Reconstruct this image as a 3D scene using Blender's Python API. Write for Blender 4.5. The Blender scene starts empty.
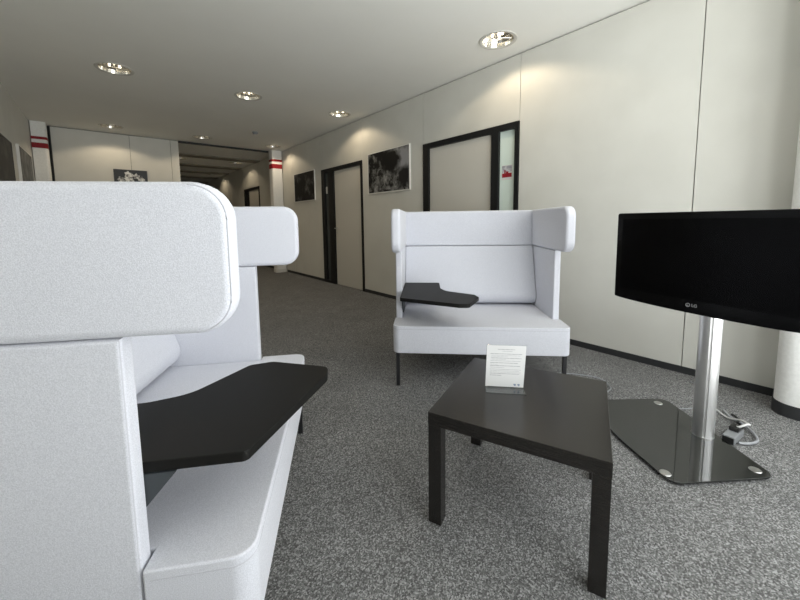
import bpy, bmesh, math, random
from mathutils import Vector, Matrix
random.seed(7)
C = bpy.context.scene.collection
sc = bpy.context.scene
PI = math.pi

# ------------------------------------------------------------------ materials
def mat(name, col, rough=.6, metal=0., spec=.5, emit=None, estr=0., coat=0.):
    m = bpy.data.materials.new(name); m.use_nodes = True
    b = m.node_tree.nodes['Principled BSDF']
    b.inputs['Base Color'].default_value = (*col, 1)
    b.inputs['Roughness'].default_value = rough
    b.inputs['Metallic'].default_value = metal
    b.inputs['Specular IOR Level'].default_value = spec
    if coat: b.inputs['Coat Weight'].default_value = coat
    if emit:
        b.inputs['Emission Color'].default_value = (*emit, 1)
        b.inputs['Emission Strength'].default_value = estr
    return m
def nodes(m):
    return m.node_tree.nodes, m.node_tree.links, m.node_tree.nodes['Principled BSDF']
def add_noise(m, scale, c0, c1, lo=.35, hi=.65, detail=3., bump=0., bdist=.002, stretch=(1,1,1), rough=.5):
    n, l, b = nodes(m)
    tc = n.new('ShaderNodeTexCoord'); mp = n.new('ShaderNodeMapping'); mp.inputs['Scale'].default_value = stretch
    tx = n.new('ShaderNodeTexNoise'); tx.inputs['Scale'].default_value = scale; tx.inputs['Detail'].default_value = detail
    tx.inputs['Roughness'].default_value = rough
    rp = n.new('ShaderNodeValToRGB')
    rp.color_ramp.elements[0].position = lo; rp.color_ramp.elements[0].color = (*c0, 1)
    rp.color_ramp.elements[1].position = hi; rp.color_ramp.elements[1].color = (*c1, 1)
    l.new(tc.outputs['Object'], mp.inputs['Vector']); l.new(mp.outputs['Vector'], tx.inputs['Vector'])
    l.new(tx.outputs['Fac'], rp.inputs['Fac']); l.new(rp.outputs['Color'], b.inputs['Base Color'])
    if bump:
        bp = n.new('ShaderNodeBump'); bp.inputs['Strength'].default_value = bump; bp.inputs['Distance'].default_value = bdist
        l.new(tx.outputs['Fac'], bp.inputs['Height']); l.new(bp.outputs['Normal'], b.inputs['Normal'])
    return m
M = {}
M['wall'] = add_noise(mat('wall_panel', (.7,.69,.63), .55), 3, (.605,.597,.55), (.635,.627,.58))
M['plaster'] = add_noise(mat('rough_plaster', (.82,.82,.8), .9), 60, (.80,.80,.78), (.86,.86,.84), bump=.5, bdist=.004, detail=4)
M['ceiling'] = add_noise(mat('ceiling_paint', (.6,.59,.55), .8), 2, (.82,.81,.765), (.84,.83,.785))
M['gap'] = mat('joint_shadow_gap', (.03,.03,.03), .9)
M['base'] = mat('baseboard_dark', (.022,.023,.025), .6)
M['carpet'] = mat('grey_carpet', (.1,.1,.1), .97, spec=.12)
n_, l_, b_ = nodes(M['carpet'])
tc_ = n_.new('ShaderNodeTexCoord'); vo_ = n_.new('ShaderNodeTexVoronoi'); vo_.inputs['Scale'].default_value = 230
no_ = n_.new('ShaderNodeTexNoise'); no_.inputs['Scale'].default_value = 3.; no_.inputs['Detail'].default_value = 4
sr_ = n_.new('ShaderNodeSeparateColor'); rp_ = n_.new('ShaderNodeValToRGB')
rp_.color_ramp.elements[0].position = .0; rp_.color_ramp.elements[0].color = (.085,.085,.083,1)
rp_.color_ramp.elements[1].position = 1.; rp_.color_ramp.elements[1].color = (.45,.45,.45,1)
e_ = rp_.color_ramp.elements.new(.6); e_.color = (.205,.206,.206,1)
ml_ = n_.new('ShaderNodeMix'); ml_.data_type = 'RGBA'; ml_.blend_type = 'MULTIPLY'; ml_.inputs['Factor'].default_value = .35
bp_ = n_.new('ShaderNodeBump'); bp_.inputs['Strength'].default_value = .25; bp_.inputs['Distance'].default_value = .003
l_.new(tc_.outputs['Object'], vo_.inputs['Vector']); l_.new(tc_.outputs['Object'], no_.inputs['Vector'])
l_.new(vo_.outputs['Color'], sr_.inputs['Color']); l_.new(sr_.outputs['Red'], rp_.inputs['Fac'])
l_.new(rp_.outputs['Color'], ml_.inputs['A']); l_.new(no_.outputs['Fac'], ml_.inputs['B']); l_.new(ml_.outputs['Result'], b_.inputs['Base Color'])
l_.new(sr_.outputs['Green'], bp_.inputs['Height']); l_.new(bp_.outputs['Normal'], b_.inputs['Normal'])
M['fabric'] = add_noise(mat('light_grey_felt', (.6,.6,.64), .92, spec=.2), 420, (.56,.57,.625), (.695,.705,.765), .35, .65, 3, bump=.35, bdist=.0012)
M['fabric'].node_tree.nodes['Principled BSDF'].inputs['Sheen Weight'].default_value = .25
M['seam'] = mat('fabric_seam', (.50,.50,.55), .95)
M['leg'] = mat('black_metal', (.018,.018,.02), .45, spec=.4)
M['tablet'] = mat('dark_laminate', (.008,.0077,.007), .55, spec=.18)
M['tablet_edge'] = mat('dark_edge', (.008,.008,.008), .4)
M['wood'] = add_noise(mat('black_brown_wood', (.02,.018,.016), .25), 30, (.009,.008,.007), (.019,.0165,.0145), .35, .65, 5, bump=.08, bdist=.0006, stretch=(1,14,14))
M['frame'] = mat('door_frame_black', (.008,.0085,.009), .5, spec=.3)
M['leaf'] = mat('door_leaf_beige', (.58,.56,.51), .5)
M['frost'] = mat('frosted_glass', (.72,.83,.77), .3)
M['darkglass'] = mat('dark_glass', (.09,.10,.10), .12)
M['steel'] = mat('brushed_steel', (.55,.55,.54), .3, 1.)
M['alu'] = mat('brushed_aluminium', (.88,.88,.88), .38, 1.)
M['reflector'] = mat('lamp_reflector', (.85,.82,.75), .22, 1.)
M['ring'] = mat('lamp_ring', (.62,.60,.55), .45)
M['bulb'] = mat('lamp_bulb', (1,.9,.7), .4, emit=(1,.86,.62), estr=5.)
M['plastic_white'] = mat('white_plastic', (.7,.7,.67), .45)
M['plastic_grey'] = mat('grey_plastic', (.22,.23,.24), .4)
M['bracket'] = mat('dark_blue_grey_metal', (.045,.052,.058), .5)
M['black_gloss'] = mat('black_gloss', (.002,.002,.0022), .2, spec=.2)
M['screen'] = mat('screen_panel', (.001,.001,.0012), .25, spec=.10)
M['glassplate'] = mat('smoked_glass', (.012,.0135,.0125), .035, spec=.9)
M['paper'] = mat('white_paper', (.76,.76,.76), .8)
M['ink'] = mat('grey_ink', (.27,.27,.29), .8)
M['blueink'] = mat('blue_ink', (.13,.2,.33), .7)
M['logo'] = mat('silver_print', (.35,.35,.36), .4)
M['red'] = mat('red_stripe', (.27,.010,.018), .5, spec=.3)
M['cable_white'] = mat('white_cable', (.75,.75,.75), .4)
M['cable_grey'] = mat('grey_cable', (.30,.31,.33), .3)
M['cable_black'] = mat('black_cable', (.012,.012,.012), .45)
M['mount'] = mat('picture_edge', (.75,.74,.70), .4)
M['picframe'] = mat('picture_frame_black', (.015,.015,.016), .4)
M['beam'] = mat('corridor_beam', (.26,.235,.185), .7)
M['winframe'] = mat('window_frame_white', (.7,.7,.7), .5)
# clear acrylic and window glass: see-through with a glossy coat
def glassy(name, tint, f, rough=.03):
    m = bpy.data.materials.new(name); m.use_nodes = True
    n, l = m.node_tree.nodes, m.node_tree.links; n.clear()
    o = n.new('ShaderNodeOutputMaterial'); t = n.new('ShaderNodeBsdfTransparent'); g = n.new('ShaderNodeBsdfGlossy')
    mx = n.new('ShaderNodeMixShader'); t.inputs['Color'].default_value = (*tint, 1); g.inputs['Roughness'].default_value = rough
    mx.inputs[0].default_value = f
    l.new(t.outputs[0], mx.inputs[1]); l.new(g.outputs[0], mx.inputs[2]); l.new(mx.outputs[0], o.inputs['Surface'])
    return m
M['pane'] = glassy('window_glass', (.97,.98,.98), .05)
M['acrylic'] = glassy('clear_acrylic', (.90,.92,.92), .16, .06)
def photo(name, scale, lo, hi, seed, dark=.006, light=.5, vor=6.):
    m = mat(name, (.05,.05,.05), .5, spec=.2)
    n, l, b = nodes(m)
    tc = n.new('ShaderNodeTexCoord'); mp = n.new('ShaderNodeMapping'); mp.inputs['Location'].default_value = (seed, seed*1.7, seed*.6)
    a = n.new('ShaderNodeTexNoise'); a.inputs['Scale'].default_value = scale; a.inputs['Detail'].default_value = 9; a.inputs['Roughness'].default_value = .68
    a.inputs['Distortion'].default_value = .8
    v = n.new('ShaderNodeTexNoise'); v.inputs['Scale'].default_value = vor; v.inputs['Detail'].default_value = 2
    mu = n.new('ShaderNodeMath'); mu.operation = 'MULTIPLY'
    rp = n.new('ShaderNodeValToRGB'); rp.color_ramp.elements[0].position = lo; rp.color_ramp.elements[0].color = (dark,dark,dark,1)
    rp.color_ramp.elements[1].position = hi; rp.color_ramp.elements[1].color = (light,light,light*.97,1)
    l.new(tc.outputs['Object'], mp.inputs['Vector']); l.new(mp.outputs['Vector'], a.inputs['Vector']); l.new(mp.outputs['Vector'], v.inputs['Vector'])
    l.new(a.outputs['Fac'], mu.inputs[0]); l.new(v.outputs['Fac'], mu.inputs[1]); l.new(mu.outputs[0], rp.inputs['Fac'])
    l.new(rp.outputs['Color'], b.inputs['Base Color'])
    return m
def blobs(m, items):
    # soft dark or light areas of the printed picture itself
    n, l, b = nodes(m); src = b.inputs['Base Color'].links[0].from_socket
    tc = n.new('ShaderNodeTexCoord')
    for (x, z, r, v) in items:
        nz = n.new('ShaderNodeTexNoise'); nz.inputs['Scale'].default_value = 9; nz.inputs['Detail'].default_value = 4
        l.new(tc.outputs['Object'], nz.inputs['Vector'])
        sp = n.new('ShaderNodeSeparateXYZ'); l.new(tc.outputs['Object'], sp.inputs[0])
        cb = n.new('ShaderNodeCombineXYZ'); l.new(sp.outputs[0], cb.inputs[0]); l.new(sp.outputs[2], cb.inputs[2])
        ds = n.new('ShaderNodeVectorMath'); ds.operation = 'DISTANCE'; ds.inputs[1].default_value = (x, 0, z); l.new(cb.outputs[0], ds.inputs[0])
        ad = n.new('ShaderNodeMath'); ad.operation = 'MULTIPLY_ADD'; ad.inputs[1].default_value = r*1.2; l.new(nz.outputs['Fac'], ad.inputs[0]); l.new(ds.outputs['Value'], ad.inputs[2])
        mr = n.new('ShaderNodeMapRange'); mr.inputs['From Min'].default_value = r*1.3; mr.inputs['From Max'].default_value = r*1.85; mr.inputs['To Min'].default_value = 1; mr.inputs['To Max'].default_value = 0
        l.new(ad.outputs[0], mr.inputs['Value'])
        mx = n.new('ShaderNodeMix'); mx.data_type = 'RGBA'; l.new(mr.outputs['Result'], mx.inputs['Factor']); l.new(src, mx.inputs['A']); mx.inputs['B'].default_value = (v, v, v*1.03, 1)
        src = mx.outputs['Result']
    l.new(src, b.inputs['Base Color'])
M['photo_tree'] = photo('tree_photograph', 11, .20, .40, 3.1, light=.42, vor=5.)
blobs(M['photo_tree'], [(.37,.13,.17,.30), (.08,.13,.20,.006), (.38,-.10,.14,.012)])
M['photo_wood'] = photo('forest_photograph', 9, .24, .5, 8.4, light=.16, vor=5.)
M['photo_left'] = photo('grey_reflection_photograph', 4, .15, .5, 5.5, dark=.06, light=.3)  # pale grey reflection on the picture glass, painted into the print colour
M['photo_dark'] = photo('dark_photograph', 4, .2, .6, 2.5, dark=.006, light=.1)

# ------------------------------------------------------------------ mesh helpers
def obj(name, bm, mats, parent=None, smooth=True, kind=None):
    me = bpy.data.meshes.new(name)
    bmesh.ops.recalc_face_normals(bm, faces=bm.faces)
    bm.to_mesh(me); bm.free()
    for m in (mats if isinstance(mats, (list, tuple)) else [mats]): me.materials.append(m)
    if smooth:
        for p in me.polygons: p.use_smooth = True
        try: me.set_sharp_from_angle(angle=math.radians(32))
        except Exception: pass
    o = bpy.data.objects.new(name, me); C.objects.link(o)
    if smooth:
        wn = o.modifiers.new('weighted_normals', 'WEIGHTED_NORMAL'); wn.keep_sharp = True; wn.weight = 100
    if parent: o.parent = parent
    if kind: o['kind'] = kind
    return o
def empty(name, loc=(0,0,0), rz=0., parent=None):
    o = bpy.data.objects.new(name, None); C.objects.link(o); o.location = loc; o.rotation_euler = (0,0,rz)
    o.empty_display_size = .1
    if parent: o.parent = parent
    return o
def tag(o, label, cat, group=None):
    o['label'] = label; o['category'] = cat
    if group: o['group'] = group
    return o
def box(bm, x0, x1, y0, y1, z0, z1, mi=0, bev=0., seg=2):
    r = bmesh.ops.create_cube(bm, size=1.)
    vs = r['verts']
    for v in vs:
        v.co = Vector((x0+(v.co.x+.5)*(x1-x0), y0+(v.co.y+.5)*(y1-y0), z0+(v.co.z+.5)*(z1-z0)))
    fs = {f for v in vs for f in v.link_faces}
    for f in fs: f.material_index = mi
    if bev:
        es = {e for v in vs for e in v.link_edges}
        bmesh.ops.bevel(bm, geom=list(es), offset=bev, segments=seg, profile=.5, affect='EDGES', material=mi)
def bx(*a, **k):
    bm = bmesh.new(); box(bm, *a, **k); return bm
def rounded(pts, radii, n=6):
    """2D closed outline with rounded corners."""
    out = []; N = len(pts)
    for i in range(N):
        p = Vector(pts[i]); a = Vector(pts[i-1]); b = Vector(pts[(i+1) % N]); r = radii[i] if isinstance(radii, (list, tuple)) else radii
        if r <= 0: out.append(p); continue
        d1 = (a-p); d2 = (b-p); L1, L2 = d1.length, d2.length; d1.normalize(); d2.normalize()
        ang = d1.angle(d2); t = min(r/math.tan(ang/2), L1*.49, L2*.49); rr = t*math.tan(ang/2)
        c = p + (d1+d2).normalized()*(rr/math.sin(ang/2))
        s = p+d1*t-c; e = p+d2*t-c
        a0 = math.atan2(s.y, s.x); da = math.atan2(e.y, e.x)-a0
        while da > PI: da -= 2*PI
        while da < -PI: da += 2*PI
        for k in range(n+1):
            q = a0+da*k/n; out.append(c+Vector((math.cos(q), math.sin(q)))*rr)
    return out
def prism(pts, h0, h1, axis='z', bev=0., seg=3, bm=None, mi=0):
    """extrude a 2D outline; axis z: pts=(x,y); axis x: pts=(y,z); axis y: pts=(x,z)."""
    own = bm is None
    if own: bm = bmesh.new()
    f = {'z': lambda p, h: (p[0], p[1], h), 'x': lambda p, h: (h, p[0], p[1]), 'y': lambda p, h: (p[0], h, p[1])}[axis]
    lo = [bm.verts.new(f(p, h0)) for p in pts]; hi = [bm.verts.new(f(p, h1)) for p in pts]
    N = len(pts); fl = bm.faces.new(lo); fh = bm.faces.new(list(reversed(hi)))
    fs = [fl, fh]
    for i in range(N): fs.append(bm.faces.new((lo[i], hi[i], hi[(i+1) % N], lo[(i+1) % N])))
    for q in fs: q.material_index = mi
    bmesh.ops.recalc_face_normals(bm, faces=fs)
    if bev:
        es = list({e for q in (fl, fh) for e in q.edges})
        bmesh.ops.bevel(bm, geom=es, offset=bev, segments=seg, profile=.5, affect='EDGES', clamp_overlap=True, material=mi)
    return bm
def lathe(prof, n=32, bm=None, cx=0., cy=0., mi=0, cap=False):
    if bm is None: bm = bmesh.new()
    rings = []
    for r, z in prof:
        rings.append([bm.verts.new((cx+r*math.cos(2*PI*k/n), cy+r*math.sin(2*PI*k/n), z)) for k in range(n)])
    for a, b in zip(rings, rings[1:]):
        for k in range(n):
            bm.faces.new((a[k], a[(k+1) % n], b[(k+1) % n], b[k])).material_index = mi
    if cap:
        bm.faces.new(rings[0]).material_index = mi; bm.faces.new(rings[-1]).material_index = mi
    return bm
def tube(pts, r, n=8, bm=None, smooth=0, mi=0):
    if bm is None: bm = bmesh.new()
    P = [Vector(p) for p in pts]
    if smooth:
        Q = []
        for i in range(len(P)-1):
            p0, p1, p2, p3 = P[max(i-1, 0)], P[i], P[i+1], P[min(i+2, len(P)-1)]
            for k in range(smooth):
                t = k/smooth
                Q.append(.5*((2*p1)+(p2-p0)*t+(2*p0-5*p1+4*p2-p3)*t*t+(3*p1-p0-3*p2+p3)*t**3))
        P = Q+[P[-1]]
    up = Vector((0,0,1)); rings = []
    for i, p in enumerate(P):
        d = (P[min(i+1, len(P)-1)]-P[max(i-1, 0)]).normalized()
        s = d.cross(up)
        if s.length < .05: s = d.cross(Vector((1,0,0)))
        s.normalize(); t = s.cross(d).normalized()
        rings.append([bm.verts.new(p+(s*math.cos(2*PI*k/n)+t*math.sin(2*PI*k/n))*r) for k in range(n)])
    for a, b in zip(rings, rings[1:]):
        for k in range(n): bm.faces.new((a[k], a[(k+1) % n], b[(k+1) % n], b[k])).material_index = mi
    bm.faces.new(rings[0]).material_index = mi; bm.faces.new(rings[-1]).material_index = mi
    return bm
def text_bm(s, size, depth=.0003):
    cu = bpy.data.curves.new('lettering', 'FONT'); cu.body = s; cu.size = size; cu.extrude = depth
    cu.align_x = 'CENTER'; cu.align_y = 'CENTER'
    o = bpy.data.objects.new('lettering', cu); C.objects.link(o)
    bpy.context.view_layer.update()
    me = bpy.data.meshes.new_from_object(o.evaluated_get(bpy.context.evaluated_depsgraph_get()))
    bm = bmesh.new(); bm.from_mesh(me)
    bpy.data.objects.remove(o); bpy.data.curves.remove(cu); bpy.data.meshes.remove(me)
    return bm
def copy_tree(o, parent=None):
    c = o.copy(); C.objects.link(c)
    if parent: c.parent = parent
    for ch in list(o.children): copy_tree(ch, c)
    return c

# ------------------------------------------------------------------ room dimensions
WX = 3.28; CH = 2.807; LX = -.80; FY = 8.20; BY = -.78; EY = 21.; JX = 1.236; T = .25
lamps = [(.20,4.86), (1.556,4.84), (2.89,4.80), (.20,7.66), (1.56,7.62), (2.91,7.62), (2.90,2.0), (1.58,10.31), (2.87,10.3), (2.89,13.13)]
LR = .15

# floor
struct = lambda n, bm, m, s=False: obj(n, bm, m, smooth=s, kind='structure')
bm = bmesh.new(); box(bm, LX-T, WX+.4, BY-T, EY+T, -.1, 0); struct('floor', bm, M['carpet'])

# ceiling with round openings for the recessed lamps
bm = bmesh.new(); hs = .24
xs = sorted({LX-T, WX+.4} | {round(v, 4) for x, y in lamps for v in (x-hs, x+hs)})
def merge(v, eps=.02):
    o = []
    for a in v:
        if not o or a-o[-1] > eps: o.append(a)
    return o
ys = sorted({BY-T, EY+T} | {round(v, 4) for x, y in lamps for v in (y-hs, y+hs)})
# strips row by row: each lamp row gets its own band
rows = {}
for x, y in lamps:
    for k in rows:
        if abs(k-y) < .15: rows[k].append((x, y)); break
    else: rows[y] = [(x, y)]
X0, X1 = LX-T, WX+.4
cur = BY-T
def quad(x0, x1, y0, y1):
    if x1-x0 < 1e-5 or y1-y0 < 1e-5: return
    bm.faces.new([bm.verts.new(p) for p in ((x0,y0,CH),(x0,y1,CH),(x1,y1,CH),(x1,y0,CH))])
for k in sorted(rows):
    b0, b1 = k-.32, k+.32
    quad(X0, X1, cur, b0); cur = b1; cx = X0
    for x, y in sorted(rows[k]):
        quad(cx, x-hs, b0, b1); cx = x+hs
        n = 32; inner = []; outer = []
        for i in range(n):
            a = 2*PI*i/n; c, s = math.cos(a), math.sin(a)
            inner.append(bm.verts.new((x+LR*c, y+LR*s, CH)))
            tx = hs/abs(c) if abs(c) > 1e-9 else 1e9
            ty = ((b1-y) if s > 0 else (y-b0))/abs(s) if abs(s) > 1e-9 else 1e9
            t = min(tx, ty)
            outer.append((x+t*c, y+t*s))
        corners = [(x+hs, b1), (x-hs, b1), (x-hs, b0), (x+hs, b0)]
        ov = [bm.verts.new((p[0], p[1], CH)) for p in outer]
        for i in range(n):
            j = (i+1) % n
            a0, a1 = outer[i], outer[j]
            vs = [inner[i], ov[i]]
            for cn in corners:
                ang = math.atan2(cn[1]-y, cn[0]-x) % (2*PI)
                if 2*PI*i/n+1e-6 < ang < 2*PI*(i+1)/n-1e-6: vs.append(bm.verts.new((cn[0], cn[1], CH)))
            vs += [ov[j], inner[j]]
            bm.faces.new(vs)
    quad(cx, X1, b0, b1)
quad(X0, X1, cur, EY+T)
for f in bm.faces:
    f.normal_update()
    if f.normal.z > 0: f.normal_flip()
me = bpy.data.meshes.new('ceiling'); bm.to_mesh(me); bm.free(); me.materials.append(M['ceiling'])
o = bpy.data.objects.new('ceiling', me); C.objects.link(o); o['kind'] = 'structure'
# slab above the lamp voids
struct('ceiling_slab', bx(X0, X1, BY-T, EY+T, CH+.16, CH+.3), M['ceiling'])

# right wall of panels with joints, open at the doors
seams = [BY, .60, 1.992, 3.372, 4.79, 6.17, 7.56, 8.95, 9.69, 11.0, 12.4, 13.8, 15.2, 16.6, 18., EY]
doors_y = [(1.992, 3.372), (4.79, 6.17), (9.69, 11.0)]
DH = 2.155; TOP = CH-.012
bm = bmesh.new()
for a, b in zip(seams, seams[1:]):
    dz = DH if (a, b) in doors_y else 0.
    box(bm, WX, WX+.03, a+.003, b-.003, dz, TOP, 0)
    if dz == 0: box(bm, WX+.031, WX+.2, a, b, 0, CH, 1)
    else: box(bm, WX+.031, WX+.2, a, b, DH+.002, CH, 1)
box(bm, WX+.2, WX+.3, BY, EY, 0, CH, 1)
struct('wall_right', bm, [M['wall'], M['gap']])
bm = bmesh.new()
for a, b in ((.10, 1.992), (3.372, 4.79), (6.17, 8.0), (8.27, 9.69), (11.0, EY)):
    box(bm, WX-.008, WX-.0005, a, b, .0, .052)
struct('baseboard_right', bm, M['base'])

# left wall
struct('wall_left', bx(LX-.2, LX, BY-T, FY+.3, 0, CH-.001), M['wall'])
struct('baseboard_left', bx(LX+.0005, LX+.008, BY, FY-.26, 0, .06), M['base'])
# far wall of panels beside the corridor opening
bm = bmesh.new()
for a, b in ((-.585, .46), (.46, 1.10), (1.10, JX)):
    box(bm, a+.003, b-.003, FY, FY+.03, 0, TOP, 0)
box(bm, LX-.1, JX-.003, FY+.031, FY+.2, 0, CH-.001, 1)
struct('wall_far', bm, [M['wall'], M['gap']])
struct('baseboard_far', bx(-.585, JX, FY-.008, FY-.0005, 0, .06), M['base'])
struct('trim_1', bx(-.607, -.589, FY-.03, FY+.03, 0, TOP), M['frame'])       # dark joint beside the left column
struct('trim_2', bx(JX, 3.02, FY+.0, FY+.05, CH-.035, CH-.002), M['base'])    # dark edge of the corridor ceiling
# corridor
struct('wall_corridor', bx(JX-.2, JX, FY+.201, EY, 0, CH-.001), M['wall'])
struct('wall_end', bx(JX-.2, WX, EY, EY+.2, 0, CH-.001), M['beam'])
for i, y in enumerate((9.55, 11.15, 12.5, 13.9, 15.5, 17.2)):
    struct('trim_%d' % (i+3), bx(JX, WX-.001, y, y+.35, CH-.03, CH-.001), M['beam'])

# round-cornered columns with red stripes; rough plaster window pillar
def column(name, x0, x1, y0, y1, radii, stripes=((2.555, 2.605), (2.40, 2.50))):
    prof = rounded([(x0,y0),(x1,y0),(x1,y1),(x0,y1)], radii, 8)
    c = prism(prof, 0, CH-.002, 'z')
    o = struct(name, c, M['plaster'], True)
    e = .003
    pr2 = rounded([(x0-e,y0-e),(x1+e,y0-e),(x1+e,y1+e),(x0-e,y1+e)], [r+e if r else 0 for r in radii], 8)
    if stripes:
        for z0, z1 in stripes:
            obj('stripe', prism(pr2, z0, z1, 'z'), M['red'], o)
    e2 = .006
    pr3 = rounded([(x0-e2,y0-e2),(x1+e2,y0-e2),(x1+e2,y1+e2),(x0-e2,y1+e2)], [r+e2 if r else 0 for r in radii], 8)
    obj('plinth', prism(pr3, 0, .075, 'z'), M['base'] if not stripes else M['plastic_white'], o)
    return o
column('pillar_far_right', 3.03, WX-.012, 8.03, 8.24, [.03,.03,.0,.03])
column('pillar_far_left', LX+.012, -.612, 7.96, 8.16, [.0,.04,.04,.0], ((2.53, 2.572), (2.395, 2.475)))
column('pillar_window', 2.985, WX-.012, BY+.001, .115, [.0,.0,.0,.085], stripes=None)

# window wall behind the camera
bm = bmesh.new()
wins = [(.22, 1.53), (1.63, 2.94)]
Z0, Z1 = .12, 2.72
box(bm, LX-T, WX+.4, BY-.2, BY, 0, Z0); box(bm, LX-T, WX+.4, BY-.2, BY, Z1, CH-.001)
edges = [LX-T]+[v for w in wins for v in w]+[WX+.4]
for i in range(0, len(edges), 2): box(bm, edges[i], edges[i+1], BY-.2, BY, Z0, Z1)
struct('wall_window', bm, M['wall'])
for i, (a, b) in enumerate(wins):
    bm = bmesh.new()
    for q in ((a, a+.05, Z0, Z1), (b-.05, b, Z0, Z1), (a+.05, b-.05, Z0, Z0+.05), (a+.05, b-.05, Z1-.05, Z1)):
        box(bm, q[0], q[1], BY-.13, BY-.07, q[2], q[3])
    w = struct('window_%d' % (i+1), bm, M['winframe'])
    obj('pane', bx(a+.05, b-.05, BY-.105, BY-.095, Z0+.05, Z1-.05), M['pane'], w, smooth=False)
    L = bpy.data.lights.new('window_portal', 'AREA'); L.shape = 'RECTANGLE'; L.size = b-a; L.size_y = Z1-Z0
    L.cycles.is_portal = True
    lo = bpy.data.objects.new('window_portal', L); C.objects.link(lo); lo.location = ((a+b)/2, BY-.22, (Z0+Z1)/2); lo.rotation_euler = (PI/2, 0, 0)
    # area light -Z must look into the room (+y)
    lo.rotation_euler = (-PI/2, 0, 0) if (Matrix.Rotation(-PI/2, 3, 'X') @ Vector((0,0,-1))).y > 0 else (PI/2, 0, 0)
struct('baseboard_window', bx(LX, 2.97, BY+.0005, BY+.008, 0, .06), M['base'])

# ------------------------------------------------------------------ doors
def door(num, y0, y1, glass_first, leaf_m, pane_m, handle=True):
    """frame mesh is the root; glass_first: glass strip at the low-y side."""
    bm = bmesh.new(); fx0, fx1 = WX-.016, WX+.06
    if glass_first:   # low-y side is on the right in view
        gl = (y0+.045, y0+.235); mu = (y0+.235, y0+.325); lf = (y0+.325, y1-.10)
    else:
        lf = (y0+.045, y0+.925); mu = (y0+.925, y0+1.11); gl = (y0+1.11, y0+1.265)
    e = .0015
    segs = sorted([gl, mu, lf]); ylo = segs[0][0]; yhi = segs[-1][1]
    box(bm, fx0, fx1, y0+e, ylo, 0, DH-e); box(bm, fx0, fx1, yhi, y1-e, 0, DH-e)
    box(bm, fx0, fx1, mu[0], mu[1], 0, DH-.065)
    box(bm, fx0, fx1, ylo, yhi, DH-.065, DH-e)
    box(bm, WX+.13, WX+.15, y0+e, y1-e, 0, DH-e)
    f = struct('door_%d' % num, bm, M['frame'])
    obj('leaf', bx(WX+.012, WX+.055, lf[0]+.003, lf[1]-.003, .006, DH-.068, bev=.002), leaf_m, f)
    obj('glass_pane', bx(WX+.02, WX+.03, gl[0]-.001, gl[1]+.001, .05, DH-.064), pane_m, f, smooth=False)
    obj('bottom_rail', bx(fx0, fx1, gl[0], gl[1], 0, .05), M['frame'], f, smooth=False)
    if handle:
        hy = lf[1]-.055 if not glass_first else lf[0]+.055
        s = -1 if not glass_first else 1
        h = obj('handle', lathe([(.001,0),(.024,0),(.024,.008),(.001,.008)], 20), M['steel'], f)
        h.matrix_local = Matrix.Translation((WX+.012, hy, 1.05)) @ Matrix.Rotation(-PI/2, 4, 'Y')
        l = tube([(WX+.012, hy, 1.05), (WX-.035, hy, 1.05), (WX-.05, hy+s*.02, 1.05), (WX-.05, hy+s*.13, 1.05)], .0095, 10)
        obj('lever', l, M['steel'], f)
        p = obj('keyhole', lathe([(.001,0),(.022,0),(.022,.006),(.001,.006)], 20), M['steel'], f)
        p.matrix_local = Matrix.Translation((WX+.012, hy, .97)) @ Matrix.Rotation(-PI/2, 4, 'Y')
    return f
door(1, 1.992, 3.372, True, M['leaf'], M['frost'])
door(2, 4.79, 6.17, False, M['leaf'], M['darkglass'])
door(3, 9.69, 11.0, False, M['leaf'], M['darkglass'])
# notice stuck on the glass strip and the small room sign
n = obj('notice', bx(WX+.0165, WX+.0192, 2.078, 2.20, 1.585, 1.737), M['plastic_white'], smooth=False)
tag(n, 'small grey and red notice stuck on the pale glass strip behind the far sofa', 'notice')
bm = bmesh.new(); box(bm, WX+.0155, WX+.0162, 2.082, 2.196, 1.612, 1.655, 0)
obj('red_band', bm, M['red'], n, smooth=False)
bm = bmesh.new(); box(bm, WX+.0155, WX+.0162, 2.082, 2.196, 1.665, 1.732, 0)
g = obj('grey_picture', bm, add_noise(mat('notice_print', (.4,.4,.42), .6), 30, (.28,.29,.33), (.6,.6,.62)), n, smooth=False)
bm = bmesh.new()
for q in ((2.12, 2.15, 1.648, 1.672), (2.155, 2.17, 1.655, 1.69)): box(bm, WX+.0148, WX+.0154, *q)
obj('red_mark', bm, M['red'], n, smooth=False)
n = obj('door_sign', bx(WX+.012, WX+.0185, 6.035-.04, 6.035+.01, 1.70, 1.83, bev=.001), M['plastic_white'])
tag(n, 'small white room sign on the narrow glass strip left of the beige door leaf', 'sign')

# ------------------------------------------------------------------ pictures
def picture(loc, w, h, rz, pm, label, frame_m=None, group='framed photographs on the walls', deep=.022):
    """local: x across, -y out of the wall, z up; loc = centre on the wall."""
    t = empty('framed_photograph', loc, rz); tag(t, label, 'picture', group)
    bm = bmesh.new(); b = .012
    for q in ((-w/2, -w/2+b, -h/2, h/2), (w/2-b, w/2, -h/2, h/2), (-w/2+b, w/2-b, -h/2, -h/2+b), (-w/2+b, w/2-b, h/2-b, h/2)):
        box(bm, q[0], q[1], -deep, -.001, q[2], q[3])
    obj('frame', bm, frame_m or M['picframe'], t, smooth=False)
    obj('photograph', bx(-w/2+b, w/2-b, -deep+.004, -.002, -h/2+b, h/2-b), pm, t, smooth=False)
    return t
gp = picture((WX, 4.117, 1.905), .985, .62, -PI/2, M['photo_tree'], 'large black and white tree photograph on the right wall between the two doors', M['mount'])
gp = picture((WX, 6.925, 1.905), .97, .60, -PI/2, M['photo_wood'], 'dark woodland photograph on the right wall beyond the beige door', M['mount'])
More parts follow.
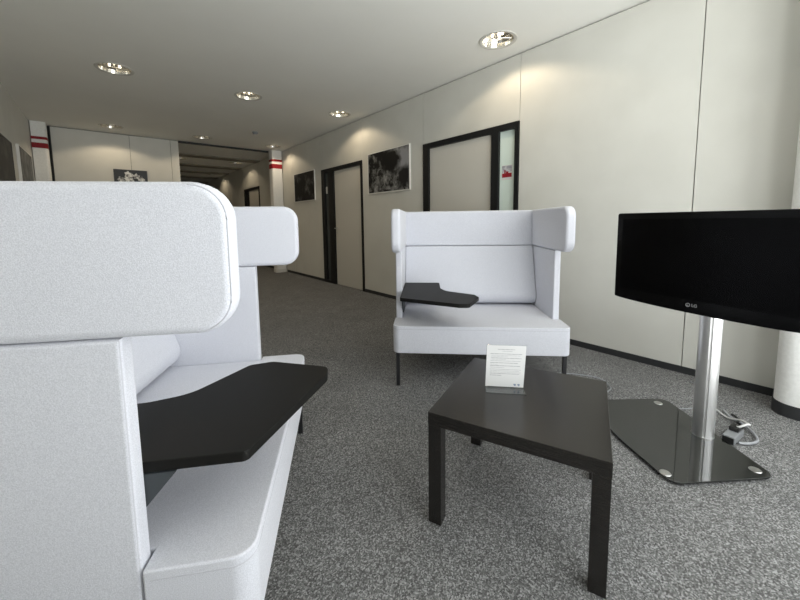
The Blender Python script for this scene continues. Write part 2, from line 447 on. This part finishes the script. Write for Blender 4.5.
# flower photograph on the far wall: pale blossoms on black
fp = picture((.44, FY, 1.84), .50, .66, 0, mat('black_print', (.008,.008,.008), .4), 'black photograph of pale blossoms on the far wall above the near sofa')
random.seed(3)
bm = bmesh.new()
for k in range(26):
    cx, cz = random.gauss(.0, .095), random.gauss(.13, .075); r = random.uniform(.025, .05)
    if abs(cx) > .2 or cz > .27: continue
    pts = []
    for i in range(20):
        a = 2*PI*i/20; rr = r*(1+.25*math.cos(5*a+k)); pts.append((cx+rr*math.cos(a), cz+rr*math.sin(a)))
    y = -.0185-.00008*k
    bm.faces.new([bm.verts.new((p[0], y, p[1])) for p in pts])
obj('blossoms', bm, add_noise(mat('blossom_print', (.5,.5,.5), .5), 22, (.12,.12,.12), (.75,.75,.73), .4, .6), fp, smooth=False)
picture((LX, 5.60, 1.82), 1.0, .64, PI/2, M['photo_dark'], 'dark framed picture on the left wall, the one cut off by the photo edge', deep=.03)
picture((LX, 7.10, 1.88), 1.05, .66, PI/2, M['photo_left'], 'framed picture with grey reflection painted in, on the left wall nearer the striped column', M['mount'], deep=.03)

# ------------------------------------------------------------------ recessed lamps
def make_lamp():
    t = empty('ceiling_downlight')
    obj('trim_ring', lathe([(LR-.012, -.001), (LR+.004, -.008), (LR+.018, -.006), (LR+.02, -.001)], 40), M['ring'], t)
    bm = bmesh.new(); n = 32                       # facetted reflector bowl
    prof = [(LR-.012, -.002), (LR-.02, .03), (LR-.04, .065), (LR-.075, .095), (.001, .11)]
    lathe(prof, n, bm)
    obj('reflector', bm, M['reflector'], t, smooth=False)
    for k in range(3):
        a = 2*PI*k/3+.4; x, y = .05*math.cos(a), .05*math.sin(a)
        obj('bulb', tube([(x, y, .085), (x, y, .03)], .012, 10), M['bulb'], t)
    bm = bmesh.new()
    for k in range(3):
        a = 2*PI*k/3+1.4
        tube([(.0, .0, .022), ((LR-.022)*math.cos(a), (LR-.022)*math.sin(a), .02)], .0035, 6, bm)
    lathe([(.03, .02), (.03, .026), (.026, .026), (.026, .02), (.03, .02)], 20, bm)
    obj('cross_baffle', bm, M['steel'], t)
    return t
proto = make_lamp()
lab = ['second row ceiling downlight at left, large and bright above the near sofa back', 'round ceiling downlight in the middle of the room ceiling, second row',
 'round ceiling downlight above the right wall between the two doors', 'small ceiling downlight close to the far wall panels, furthest left',
 'small ceiling downlight in front of the corridor opening', 'small ceiling downlight beside the striped right column',
 'large ceiling downlight above the door behind the far sofa, nearest the camera', 'corridor ceiling downlight at the left edge of the opening',
 'corridor ceiling downlight in the middle of the opening', 'furthest and smallest corridor ceiling downlight']
LIGHTS = []
for i, (x, y) in enumerate(lamps):
    o = proto if i == 0 else copy_tree(proto)
    o.location = (x, y, CH); tag(o, lab[i], 'ceiling light', 'recessed ceiling downlights')
    o.rotation_euler.z = i*.7
    L = bpy.data.lights.new('downlight_beam', 'SPOT'); L.energy = 12 if y < 9 else 8; L.color = (1., .82, .58)
    L.spot_size = math.radians(138); L.spot_blend = .18; L.shadow_soft_size = .06
    lo = bpy.data.objects.new('downlight_beam', L); C.objects.link(lo); lo.location = (x, y, CH-.012)
    LIGHTS.append(lo)
sd = empty('smoke_detector', (2.22, 6.64, CH)); tag(sd, 'small round smoke detector on the ceiling before the corridor opening', 'smoke detector')
obj('housing', lathe([(.001, -.001), (.05, -.001), (.05, -.018), (.042, -.03), (.03, -.042), (.001, -.042)], 24), M['plastic_grey'], sd)
obj('sensor_cap', lathe([(.001, -.0425), (.022, -.0425), (.018, -.05), (.001, -.05)], 20), M['ring'], sd)

# ------------------------------------------------------------------ sofa
def make_sofa():
    W, H, h = 1.205, 1.254, .6025
    zt, zb, zw, vp, pt, tw = .442, .248, .945, .247, .052, .060
    fab = M['fabric']; t = empty('high_back_sofa')
    # seat: full width in front, between the panels behind
    sf = .018
    out = rounded([(-h,sf),(h,sf),(h,vp-.004),(h-pt-.003,vp-.004),(h-pt-.003,.84),(-h+pt+.003,.84),(-h+pt+.003,vp-.004),(-h,vp-.004)], [.05,.05,.006,0,0,0,0,.006], 6)
    seat = obj('seat', prism(out, zb, zt, 'z', bev=.022, seg=4), fab, t)
    q = rounded([(h-.0005,.6),(h-.0005,sf+.0005),(-h+.0005,sf+.0005),(-h+.0005,.6)], [0,.05,.05,0], 8)
    q = [(min(max(p_[0],-h),h), min(p_[1], vp-.02)) for p_ in q]
    bm = tube([(p_[0], p_[1], zt-.0215) for p_ in q], .0016, 6)
    obj('seam', bm, M['seam'], seat)
    for s in (-1, 1):
        a, b = (s*(h-.006), s*(h-pt))
        pr = rounded([(vp,zb),(.86,zb),(.86,zw),(vp,zw)], [.01,.02,.0,.0], 4)
        p = obj('side_panel', prism(pr, min(a,b), max(a,b), 'x', bev=.016, seg=4), fab, t)
        bm = bmesh.new()
        tube([(a-s*.0040, vp+.0040, zb+.03), (a-s*.0040, vp+.0040, zw-.004)], .0019, 6, bm)
        obj('seam', bm, M['seam'], p)
        a, b = (s*(h+.004), s*(h-tw))
        pr = rounded([(.026,zw+.002),(.86,zw+.002),(.86,H),(.026,H)], [.075,.0,.02,.075], 8)
        w = obj('head_wing', prism(pr, min(a,b), max(a,b), 'x', bev=.022, seg=4), fab, t)
        bm = bmesh.new(); ring = rounded([(.0325,zw+.0085),(.855,zw+.0085),(.855,H-.0065),(.0325,H-.0065)], [.069,.0,.0,.069], 8)
        tube([(a-s*.0058, p_[0], p_[1]) for p_ in ring[11:]+ring[:9]], .0019, 6, bm)
        obj('seam', bm, M['seam'], w)
    obj('headrest', prism(rounded([(.775,zw+.002),(.862,zw+.002),(.862,H-.004),(.775,H-.004)], [.012,.0,.02,.022], 5), -h+tw-.006, h-tw+.006, 'x'), fab, t)
    obj('back_panel', bx(-h+pt, h-pt, .815, .86, zb, zw, bev=.006), fab, t)
    obj('back_cushion', prism(rounded([(.600,zt+.012),(.812,zt+.012),(.812,zw-.002),(.764,zw-.002)], [.075,.0,.0,.012], 8), -h+pt+.002, h-pt-.002, 'x', bev=.008, seg=2), fab, t)
    for sx in (-1, 1):
        for vy in (.055, .80):
            obj('leg', bx(sx*(h-.032)-.0125, sx*(h-.032)+.0125, vy-.0125, vy+.0125, 0, zb, bev=.002), M['leg'], t)
    # swivelling writing tablet on the left panel
    tz = .65
    o = rounded([(-.548,.01),(-.165,-.160),(-.10,-.160),(-.012,.045),(-.03,.125),(-.225,.255),(-.26,.36),(-.26,.60),(-.548,.60)],
                [.02,.03,.03,.03,.03,.12,.12,.02,.005], 6)
    tb = obj('writing_tablet', prism(o, tz-.026, tz, 'z', bev=.004, seg=2), M['tablet'], t)
    g = [(.16,tz-.027),(.24,.53),(.30,.47),(.50,.47),(.55,tz-.027)]
    obj('bracket', prism(g, -.5495, -.541, 'x'), M['bracket'], tb, smooth=False)
    return t
s1 = make_sofa(); s1.location = (.521, 1.259, 0); s1.rotation_euler.z = 1.040
tag(s1, 'near light grey high-back sofa at left, cut off by the photo edge', 'sofa', 'light grey high-back sofas')
s2 = copy_tree(s1)
for q_, dv in ((s1, .025), (s2, -.02)):
    for c_ in q_.children:
        if c_.name.startswith('writing_tablet'): c_.location.y = dv
s2.name = 'high_back_sofa'; s2.location = (1.910, 1.417, 0); s2.rotation_euler.z = -.780
tag(s2, 'whole light grey high-back sofa facing the camera in front of the right wall', 'sofa', 'light grey high-back sofas')

# ------------------------------------------------------------------ coffee table
t = empty('coffee_table', (1.2785, .7305, 0), -1.2024)
tag(t, 'low square black-brown coffee table standing on the grey carpet', 'table')
A = .299; TH = .45
obj('tabletop', bx(-A, A, -A, A, TH-.05, TH, bev=.0015, seg=1), M['wood'], t)
lw = .051
for sx in (-1, 1):
    for sy in (-1, 1):
        x0, x1 = sorted((sx*A*.997, sx*(A*.997-lw))); y0, y1 = sorted((sy*A*.997, sy*(A*.997-lw)))
        bm = bmesh.new(); box(bm, x0, x1, y0, y1, 0, TH-.05, bev=.0015, seg=1)
        obj('leg', bm, M['wood'], t)

# ------------------------------------------------------------------ acrylic sign holder and its sheet
ya, ti, sw, sh = -.8317, -.2217, .1575, .2037
hold = empty('sign_holder', (1.2191, .8790, TH+.0005), ya)
tag(hold, 'clear acrylic L-shaped sign holder standing on the black coffee table', 'sign holder')
tl = Matrix.Rotation(-ti, 4, 'X')
def tilt(bm):
    bmesh.ops.transform(bm, matrix=Matrix.Translation((0,0,.005)) @ tl, verts=bm.verts); return bm
obj('back_sheet', tilt(bx(-.001, sw+.001, .0012, .0032, -.001, sh+.001)), M['acrylic'], hold, smooth=False)
obj('foot', bx(-.001, sw+.001, -.052, .004, 0, .0028), M['acrylic'], hold, smooth=False)
sheet = empty('notice_sheet', (1.2191, .8790, TH+.0005), ya)
tag(sheet, 'white printed sheet in the clear holder on the coffee table', 'notice')
obj('paper', tilt(bx(0, sw, 0, .0006, .001, sh)), M['paper'], sheet, smooth=False)
bm = bmesh.new()
rowsT = [(.905,.28,.72,2),(.865,.40,.66,1.2),(.80,.10,.90,2),(.765,.12,.86,1),(.735,.12,.55,1),(.70,.12,.90,2),(.67,.12,.52,1),(.635,.10,.88,1.2),
         (.585,.10,.84,2),(.55,.10,.30,1),(.515,.10,.88,2.2),(.475,.10,.46,1.2),(.43,.10,.90,1.2),(.395,.10,.86,1),(.36,.10,.90,1),(.325,.10,.86,2),(.28,.10,.42,2)]
random.seed(11)
for v, a, b, th in rowsT:
    x = a*sw
    while x < b*sw-.004:
        wl = min(random.uniform(.006, .02), b*sw-x)
        box(bm, x, x+wl, -.0003, -.0001, v*sh, v*sh+.0009*th); x += wl+.0018
obj('printed_text', tilt(bm), M['ink'], sheet, smooth=False)
bm = bmesh.new()
for a, b in ((.74,.80),(.84,.90)):
    box(bm, a*sw, b*sw, -.0003, -.0001, .062*sh, .085*sh); box(bm, (a+.015)*sw, b*sw, -.0003, -.0001, .04*sh, .055*sh)
obj('logo', tilt(bm), M['blueink'], sheet, smooth=False)

# ------------------------------------------------------------------ television on its glass stand
pc = Vector((2.374, .347)); 
al0 = math.atan2(.68, .73)            # plate rear edge direction from +y
st = empty('tv_stand', (pc.x, pc.y, 0), -al0)   # local y = along rear edge, local -x = front
tag(st, 'television floor stand with smoked glass base and brushed aluminium pole', 'tv stand')
def to_loc(P):
    d = Vector((P[0]-pc.x, P[1]-pc.y)); c, s = math.cos(al0), math.sin(al0)
    return (d.x*c-d.y*s, d.x*s+d.y*c)
Bp, Cp = to_loc((2.216,.050)), to_loc((2.682,.562)); Ap = to_loc((1.822,.336)); Lp = to_loc((2.045,.650))
Dp = to_loc((2.305,.865))
pl = rounded([Bp, Cp, Dp, (Lp[0]-.004, Lp[1]), Ap], [.05,.05,.06,.8,.05], 7)
plate = obj('base_plate', prism(pl, .010, .018, 'z', bev=.0015, seg=2), M['glassplate'], st, smooth=False)
for P in ((1.874,.374), (2.205,.116), (2.579,.572), (2.32,.805)):
    q = to_loc(P)
    obj('foot_pad', lathe([(.001,.0),(.02,.0),(.02,.0095),(.02,.0185),(.023,.0195),(.021,.022),(.001,.0225)], 24, None, q[0], q[1]), M['steel'], st)
# pole: aluminium extrusion with a vertical groove
prof = []
rx, ry = .046, .046
for k in range(72):
    a = 2*PI*k/72; r = 1.
    da = (a-math.radians(236)+PI) % (2*PI)-PI
    if abs(da) < math.radians(5): r = .91
    prof.append((rx*r*math.cos(a), ry*r*math.sin(a)))
pq = to_loc((2.372, .327))
pole = obj('pole', prism([(p_[0]+pq[0], p_[1]+pq[1]) for p_ in prof], .0235, .93, 'z'), M['alu'], st)
obj('pole_collar', lathe([(.001,.0185),(.047,.0185),(.047,.0232),(.001,.0232)], 40, None, pq[0], pq[1]), M['alu'], st)
tv_al, off, zb, zt, a = .305, .135, .700, 1.198, .408
tvx = Vector((math.sin(tv_al), math.cos(tv_al))); tvn = Vector((-tvx.y, tvx.x))
# bracket from pole to the set
br = bx(.047, .135, -.10, .10, .84, .92, bev=.004)
bko = obj('mounting_bracket', br, M['leg'], st)
bko.matrix_local = Matrix.Rotation(al0-tv_al, 4, 'Z') @ Matrix.Translation((-off, 0, 0))
tv = empty('television', (pc.x+tvn.x*off, pc.y+tvn.y*off, .0), -tv_al)    # local y along, local -x front
tag(tv, 'black flat television on the aluminium pole, cut off by the right photo edge', 'television')
cas = [(-a,zt),(a,zt),(a,zb+.004)]+[(a*math.cos(PI*k/16)*1., zb+.004-.018*math.sin(PI*k/16)) for k in range(1, 16)]+[(-a,zb+.004)]
cas = rounded(cas, [.012,.012,.012]+[0]*15+[.012], 4)
obj('casing', prism(cas, .0, .045, 'x', bev=.006, seg=3), M['black_gloss'], tv)
obj('screen', bx(-.0015, .004, -a+.035, a-.035, zb+.055, zt-.035), M['screen'], tv, smooth=False)
bm = bmesh.new()
box(bm, -.0012, .001, -a+.035-.003, -a+.035, zb+.06, zt-.04); 
tx = text_bm('LG', .021); 
bmesh.ops.transform(tx, matrix=Matrix.Translation((-.0012, -.012, zb+.028)) @ Matrix(((0,0,-1,0),(-1,0,0,0),(0,1,0,0),(0,0,0,1))), verts=tx.verts)
obj('maker_lettering', tx, M['logo'], tv, smooth=False)
bm.free()
bm = bmesh.new()
ring = [(-.0012, .016+.0085*math.cos(2*PI*k/24), zb+.028+.0085*math.sin(2*PI*k/24)) for k in range(25)]
tube(ring, .0013, 6, bm); tube([(-.0012, .019, zb+.028), (-.0012, .0165, zb+.0235)], .001, 6, bm); tube([(-.0012, .0165, zb+.0235), (-.0012, .012, zb+.0235)], .001, 6, bm)
lathe([(.0001,-.0014),(.0018,-.0014)], 8, bm, 0, 0)
for v in list(bm.verts)[-16:]: v.co = Vector((-.0014, .0185+v.co.x, zb+.032+v.co.y))
obj('maker_emblem', bm, M['logo'], tv, smooth=False)

# ------------------------------------------------------------------ cables and plug box on the floor
def cable(name, pts, r, m, label):
    o = obj(name, tube(pts, r, 8, None, 8), m); tag(o, label, 'cable'); return o
cable('floor_cable', [(2.42,1.26,.004),(2.54,1.22,.004),(2.624,1.146,.004),(2.672,1.072,.004),(2.708,.995,.004),(2.70,.93,.004),(2.657,.885,.004),(2.60,.845,.004),(2.50,.852,.004),(2.40,.90,.004)], .004, M['cable_grey'], 'thin grey cable curling over the carpet behind the coffee table')
cable('floor_cable', [(2.585,.62,.004),(2.60,.545,.004),(2.63,.48,.004),(2.707,.421,.004),(2.86,.36,.004),(3.02,.40,.004),(3.14,.52,.004)], .003, M['cable_grey'], 'thin grey cable on the carpet behind the glass base and pole')
cable('floor_cable', [(2.56,.245,.03),(2.535,.225,.05),(2.50,.205,.065),(2.515,.178,.085),(2.55,.17,.075),(2.63,.21,.05),(2.70,.27,.012),(2.78,.33,.006)], .005, M['cable_white'], 'white cable looped over the plug box behind the pole')
cable('floor_cable', [(2.43,.195,.012),(2.47,.155,.012),(2.53,.135,.012),(2.60,.155,.012),(2.67,.20,.012),(2.72,.26,.012),(2.80,.30,.007)], .0065, M['cable_grey'], 'thick grey cable curving round the plug box behind the pole')
cable('floor_cable', [(2.56,.225,.008),(2.62,.20,.018),(2.66,.225,.02),(2.72,.22,.01),(2.78,.26,.006)], .006, M['cable_black'], 'black cable beside the white loop behind the pole')
pb = empty('power_strip', (2.478, .222, 0), math.radians(-8)); tag(pb, 'small grey power strip with plug lying on the carpet behind the aluminium pole', 'power strip')
obj('housing', bx(-.07, .07, -.026, .026, .0, .040, bev=.006), M['plastic_grey'], pb)
obj('plug', bx(.0, .055, -.02, .02, .0405, .064, bev=.006), M['cable_black'], pb)
obj('end_cap', bx(-.078, -.0705, -.022, .022, .004, .036, bev=.002), M['cable_black'], pb)

# ------------------------------------------------------------------ daylight, camera, view
w = bpy.data.worlds.new('daylight'); sc.world = w; w.use_nodes = True
bg = w.node_tree.nodes['Background']; bg.inputs[0].default_value = (.972, .985, .98, 1); bg.inputs[1].default_value = 1.0
wn_, wl_ = w.node_tree.nodes, w.node_tree.links      # overcast sky above; brighter glow added below the horizon to lift the ceiling
wt = wn_.new('ShaderNodeTexCoord'); wx = wn_.new('ShaderNodeSeparateXYZ'); wr = wn_.new('ShaderNodeMapRange')
wr.inputs['From Min'].default_value = -.08; wr.inputs['From Max'].default_value = .08; wr.inputs['To Min'].default_value = 8.4; wr.inputs['To Max'].default_value = 4.4
wl_.new(wt.outputs['Generated'], wx.inputs[0]); wl_.new(wx.outputs[2], wr.inputs['Value']); wl_.new(wr.outputs['Result'], bg.inputs[1])
cam = bpy.data.cameras.new('camera'); co = bpy.data.objects.new('camera', cam); C.objects.link(co)
f, yaw, pitch, roll, ch, cx, cy = 350.394, .6897, -.0978, -.0133, 1.1714, 395.507, 255.246
cam.sensor_fit = 'HORIZONTAL'; cam.sensor_width = 36; cam.lens = 36*f/800; cam.clip_start = .02
cam.shift_x = (400-cx)/800; cam.shift_y = (cy-300)/800
fw = Vector((math.sin(yaw)*math.cos(pitch), math.cos(yaw)*math.cos(pitch), math.sin(pitch)))
rt = Vector((math.cos(yaw), -math.sin(yaw), 0)); up = rt.cross(fw)
r2 = rt*math.cos(roll)+up*math.sin(roll); u2 = -rt*math.sin(roll)+up*math.cos(roll)
m = Matrix(((r2.x,u2.x,-fw.x,0),(r2.y,u2.y,-fw.y,0),(r2.z,u2.z,-fw.z,ch),(0,0,0,1)))
co.matrix_world = m; sc.camera = co
sc.view_settings.view_transform = 'Standard'; sc.view_settings.look = 'None'; sc.view_settings.gamma = 1
sc.view_settings.use_curve_mapping = False; sc.view_settings.exposure = 0.10
sc.cycles.max_bounces = 10; sc.cycles.diffuse_bounces = 6; sc.cycles.transparent_max_bounces = 12
sc.cycles.sample_clamp_indirect = 6
sc.cycles.use_denoising = True
